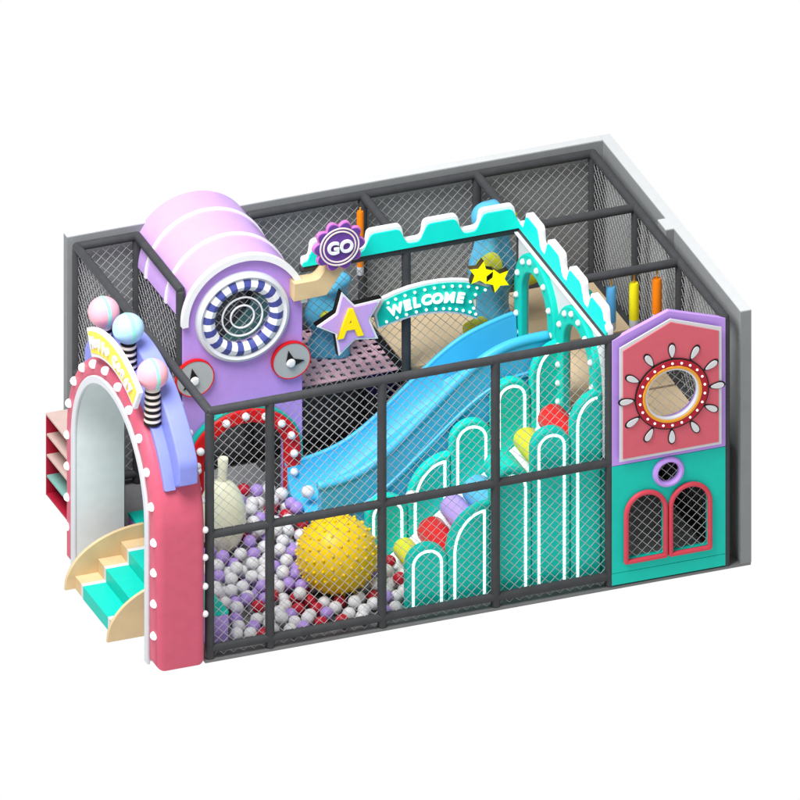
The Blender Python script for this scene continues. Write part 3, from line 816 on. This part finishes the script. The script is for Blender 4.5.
while len(P) < 330 and tries < 14000:
    tries += 1
    x = rng.uniform(.3, 2.4); y = rng.uniform(.1, 2.4)
    best = None
    for k in range(9):
        a, b = (x, y) if k == 0 else (x+rng.gauss(0,.05), y+rng.gauss(0,.05))
        if a < .3 or b < .1: continue
        z = rest(a, b)
        if free(a, b, z) and (best is None or z < best[2]): best = (a, b, z)
    if best is None or best[2] > hcap(best[0], best[1]): continue
    P = np.vstack([P, best])
n0 = len(P)
# a few singled-out balls
extra = [((1.74,.52,.76),'bw')]
right = np.array((cos(TH), -sin(TH), 0)); up = np.array((sin(TH)*sin(PH), cos(TH)*sin(PH), cos(PH))); fwd = np.cross(up, right)
U, V, D = P@right, P@up, P@fwd
vis = np.zeros(n0); smp = [(0,0)]+[(r*BR*cos(a), r*BR*sin(a)) for r in (.5,.88) for a in np.linspace(0, 2*PI, 8, endpoint=False)]
yu, yv, yd = np.array(YB)@right, np.array(YB)@up, np.array(YB)@fwd
for du, dv in smp:
    u, v = U+du, V+dv
    dd = (U[None,:]-u[:,None])**2+(V[None,:]-v[:,None])**2
    cover = (dd < BR*BR) & (D[None,:] < D[:,None]-.01)
    np.fill_diagonal(cover, False)
    c2 = ((u-yu)**2+(v-yv)**2 < YR*YR) & (yd < D)
    vis += ~(cover.any(1) | c2)
order = np.argsort(-vis); keep = [i for i in order if vis[i] >= 2][:296]
kset = set(keep)
cols = ['bw']*60+['bp']*25+['br']*15
lab = {'bw':('glossy white plastic ball lying in the ball pit','white balls in the pit'),'bp':('purple plastic ball lying in the ball pit','purple balls in the pit'),'br':('dark red plastic ball lying in the ball pit','red balls in the pit')}
meshes = {}
for c in ('bw','bp','br'):
    bm = bmesh.new(); bmesh.ops.create_uvsphere(bm, u_segments=20, v_segments=14, radius=BR)
    me = bpy.data.meshes.new('pit_ball'); bm.to_mesh(me); bm.free(); me.materials.append(M[c])
    for q in me.polygons: q.use_smooth = True
    meshes[c] = me
bulk = bmesh.new()
for i in range(n0):
    c = rng.choice(cols)
    if i in kset:
        o = bpy.data.objects.new('pit_ball', meshes[c]); o.location = P[i]; C.objects.link(o)
        tag(o, lab[c][0], 'ball', lab[c][1])
    else:
        sphere(bulk, P[i], BR, 12, 8, mi=('bw','bp','br').index(c))
o = done('pit_ball_bed', bulk, ['bw','bp','br'], smooth=True)
tag(o, 'buried layer of mixed white, purple and red plastic balls under the top ones', 'balls'); o['kind'] = 'stuff'
print('balls', n0, 'kept', len(keep))
for p, lb_ in (((2.54,.98,.85),'single white ball resting on the lowest rounded board of the climber'), ((1.80,1.95,.56),'white ball stranded at the foot of the blue slide')):
    o = bpy.data.objects.new('pit_ball', meshes['bw']); o.location = p; C.objects.link(o); tag(o, lb_, 'ball')

# ------------------------------------------------------------------ light
w = bpy.data.worlds.new('World'); sc.world = w; w.use_nodes = True
nt = w.node_tree; bg = nt.nodes['Background']
tc = nt.nodes.new('ShaderNodeTexCoord'); sp = nt.nodes.new('ShaderNodeSeparateXYZ')
nt.links.new(tc.outputs['Generated'], sp.inputs[0])
mr = nt.nodes.new('ShaderNodeMapRange'); mr.inputs['From Min'].default_value = -.30; mr.inputs['From Max'].default_value = .0
mr.inputs['To Min'].default_value = 1.0; mr.inputs['To Max'].default_value = .50
nt.links.new(sp.outputs['Z'], mr.inputs['Value'])
nt.links.new(mr.outputs['Result'], bg.inputs['Strength']); bg.inputs['Color'].default_value = (1,1,1,1)
def area(loc, tgt, size, power, col=(1,1,1)):
    l = bpy.data.lights.new('softbox', 'AREA'); l.shape = 'SQUARE'; l.size = size; l.energy = power; l.color = col
    o = bpy.data.objects.new('softbox', l); o.location = loc
    o.rotation_euler = (Vector(tgt)-Vector(loc)).to_track_quat('-Z', 'Y').to_euler(); C.objects.link(o)
area((-5.2,-2.6,16.5), (2.6,1.8,1.5), 9.0, 4900)

# ------------------------------------------------------------------ camera
cam = bpy.data.cameras.new('camera'); co = bpy.data.objects.new('camera', cam); C.objects.link(co)
cam.type = 'ORTHO'; cam.ortho_scale = 8.0; cam.clip_end = 200; cam.clip_start = .1
R_ = Vector(right); U_ = Vector(up); F_ = -R_.cross(U_)
pos = R_*((400-209.5)/100) + U_*((658-400)/100) - F_*30
co.matrix_world = Matrix(((R_.x,U_.x,-F_.x,pos.x),(R_.y,U_.y,-F_.y,pos.y),(R_.z,U_.z,-F_.z,pos.z),(0,0,0,1)))
sc.camera = co
sc.view_settings.view_transform = 'Standard'; sc.view_settings.look = 'None'; sc.view_settings.exposure = 0; sc.view_settings.gamma = 1
sc.cycles.max_bounces = 8
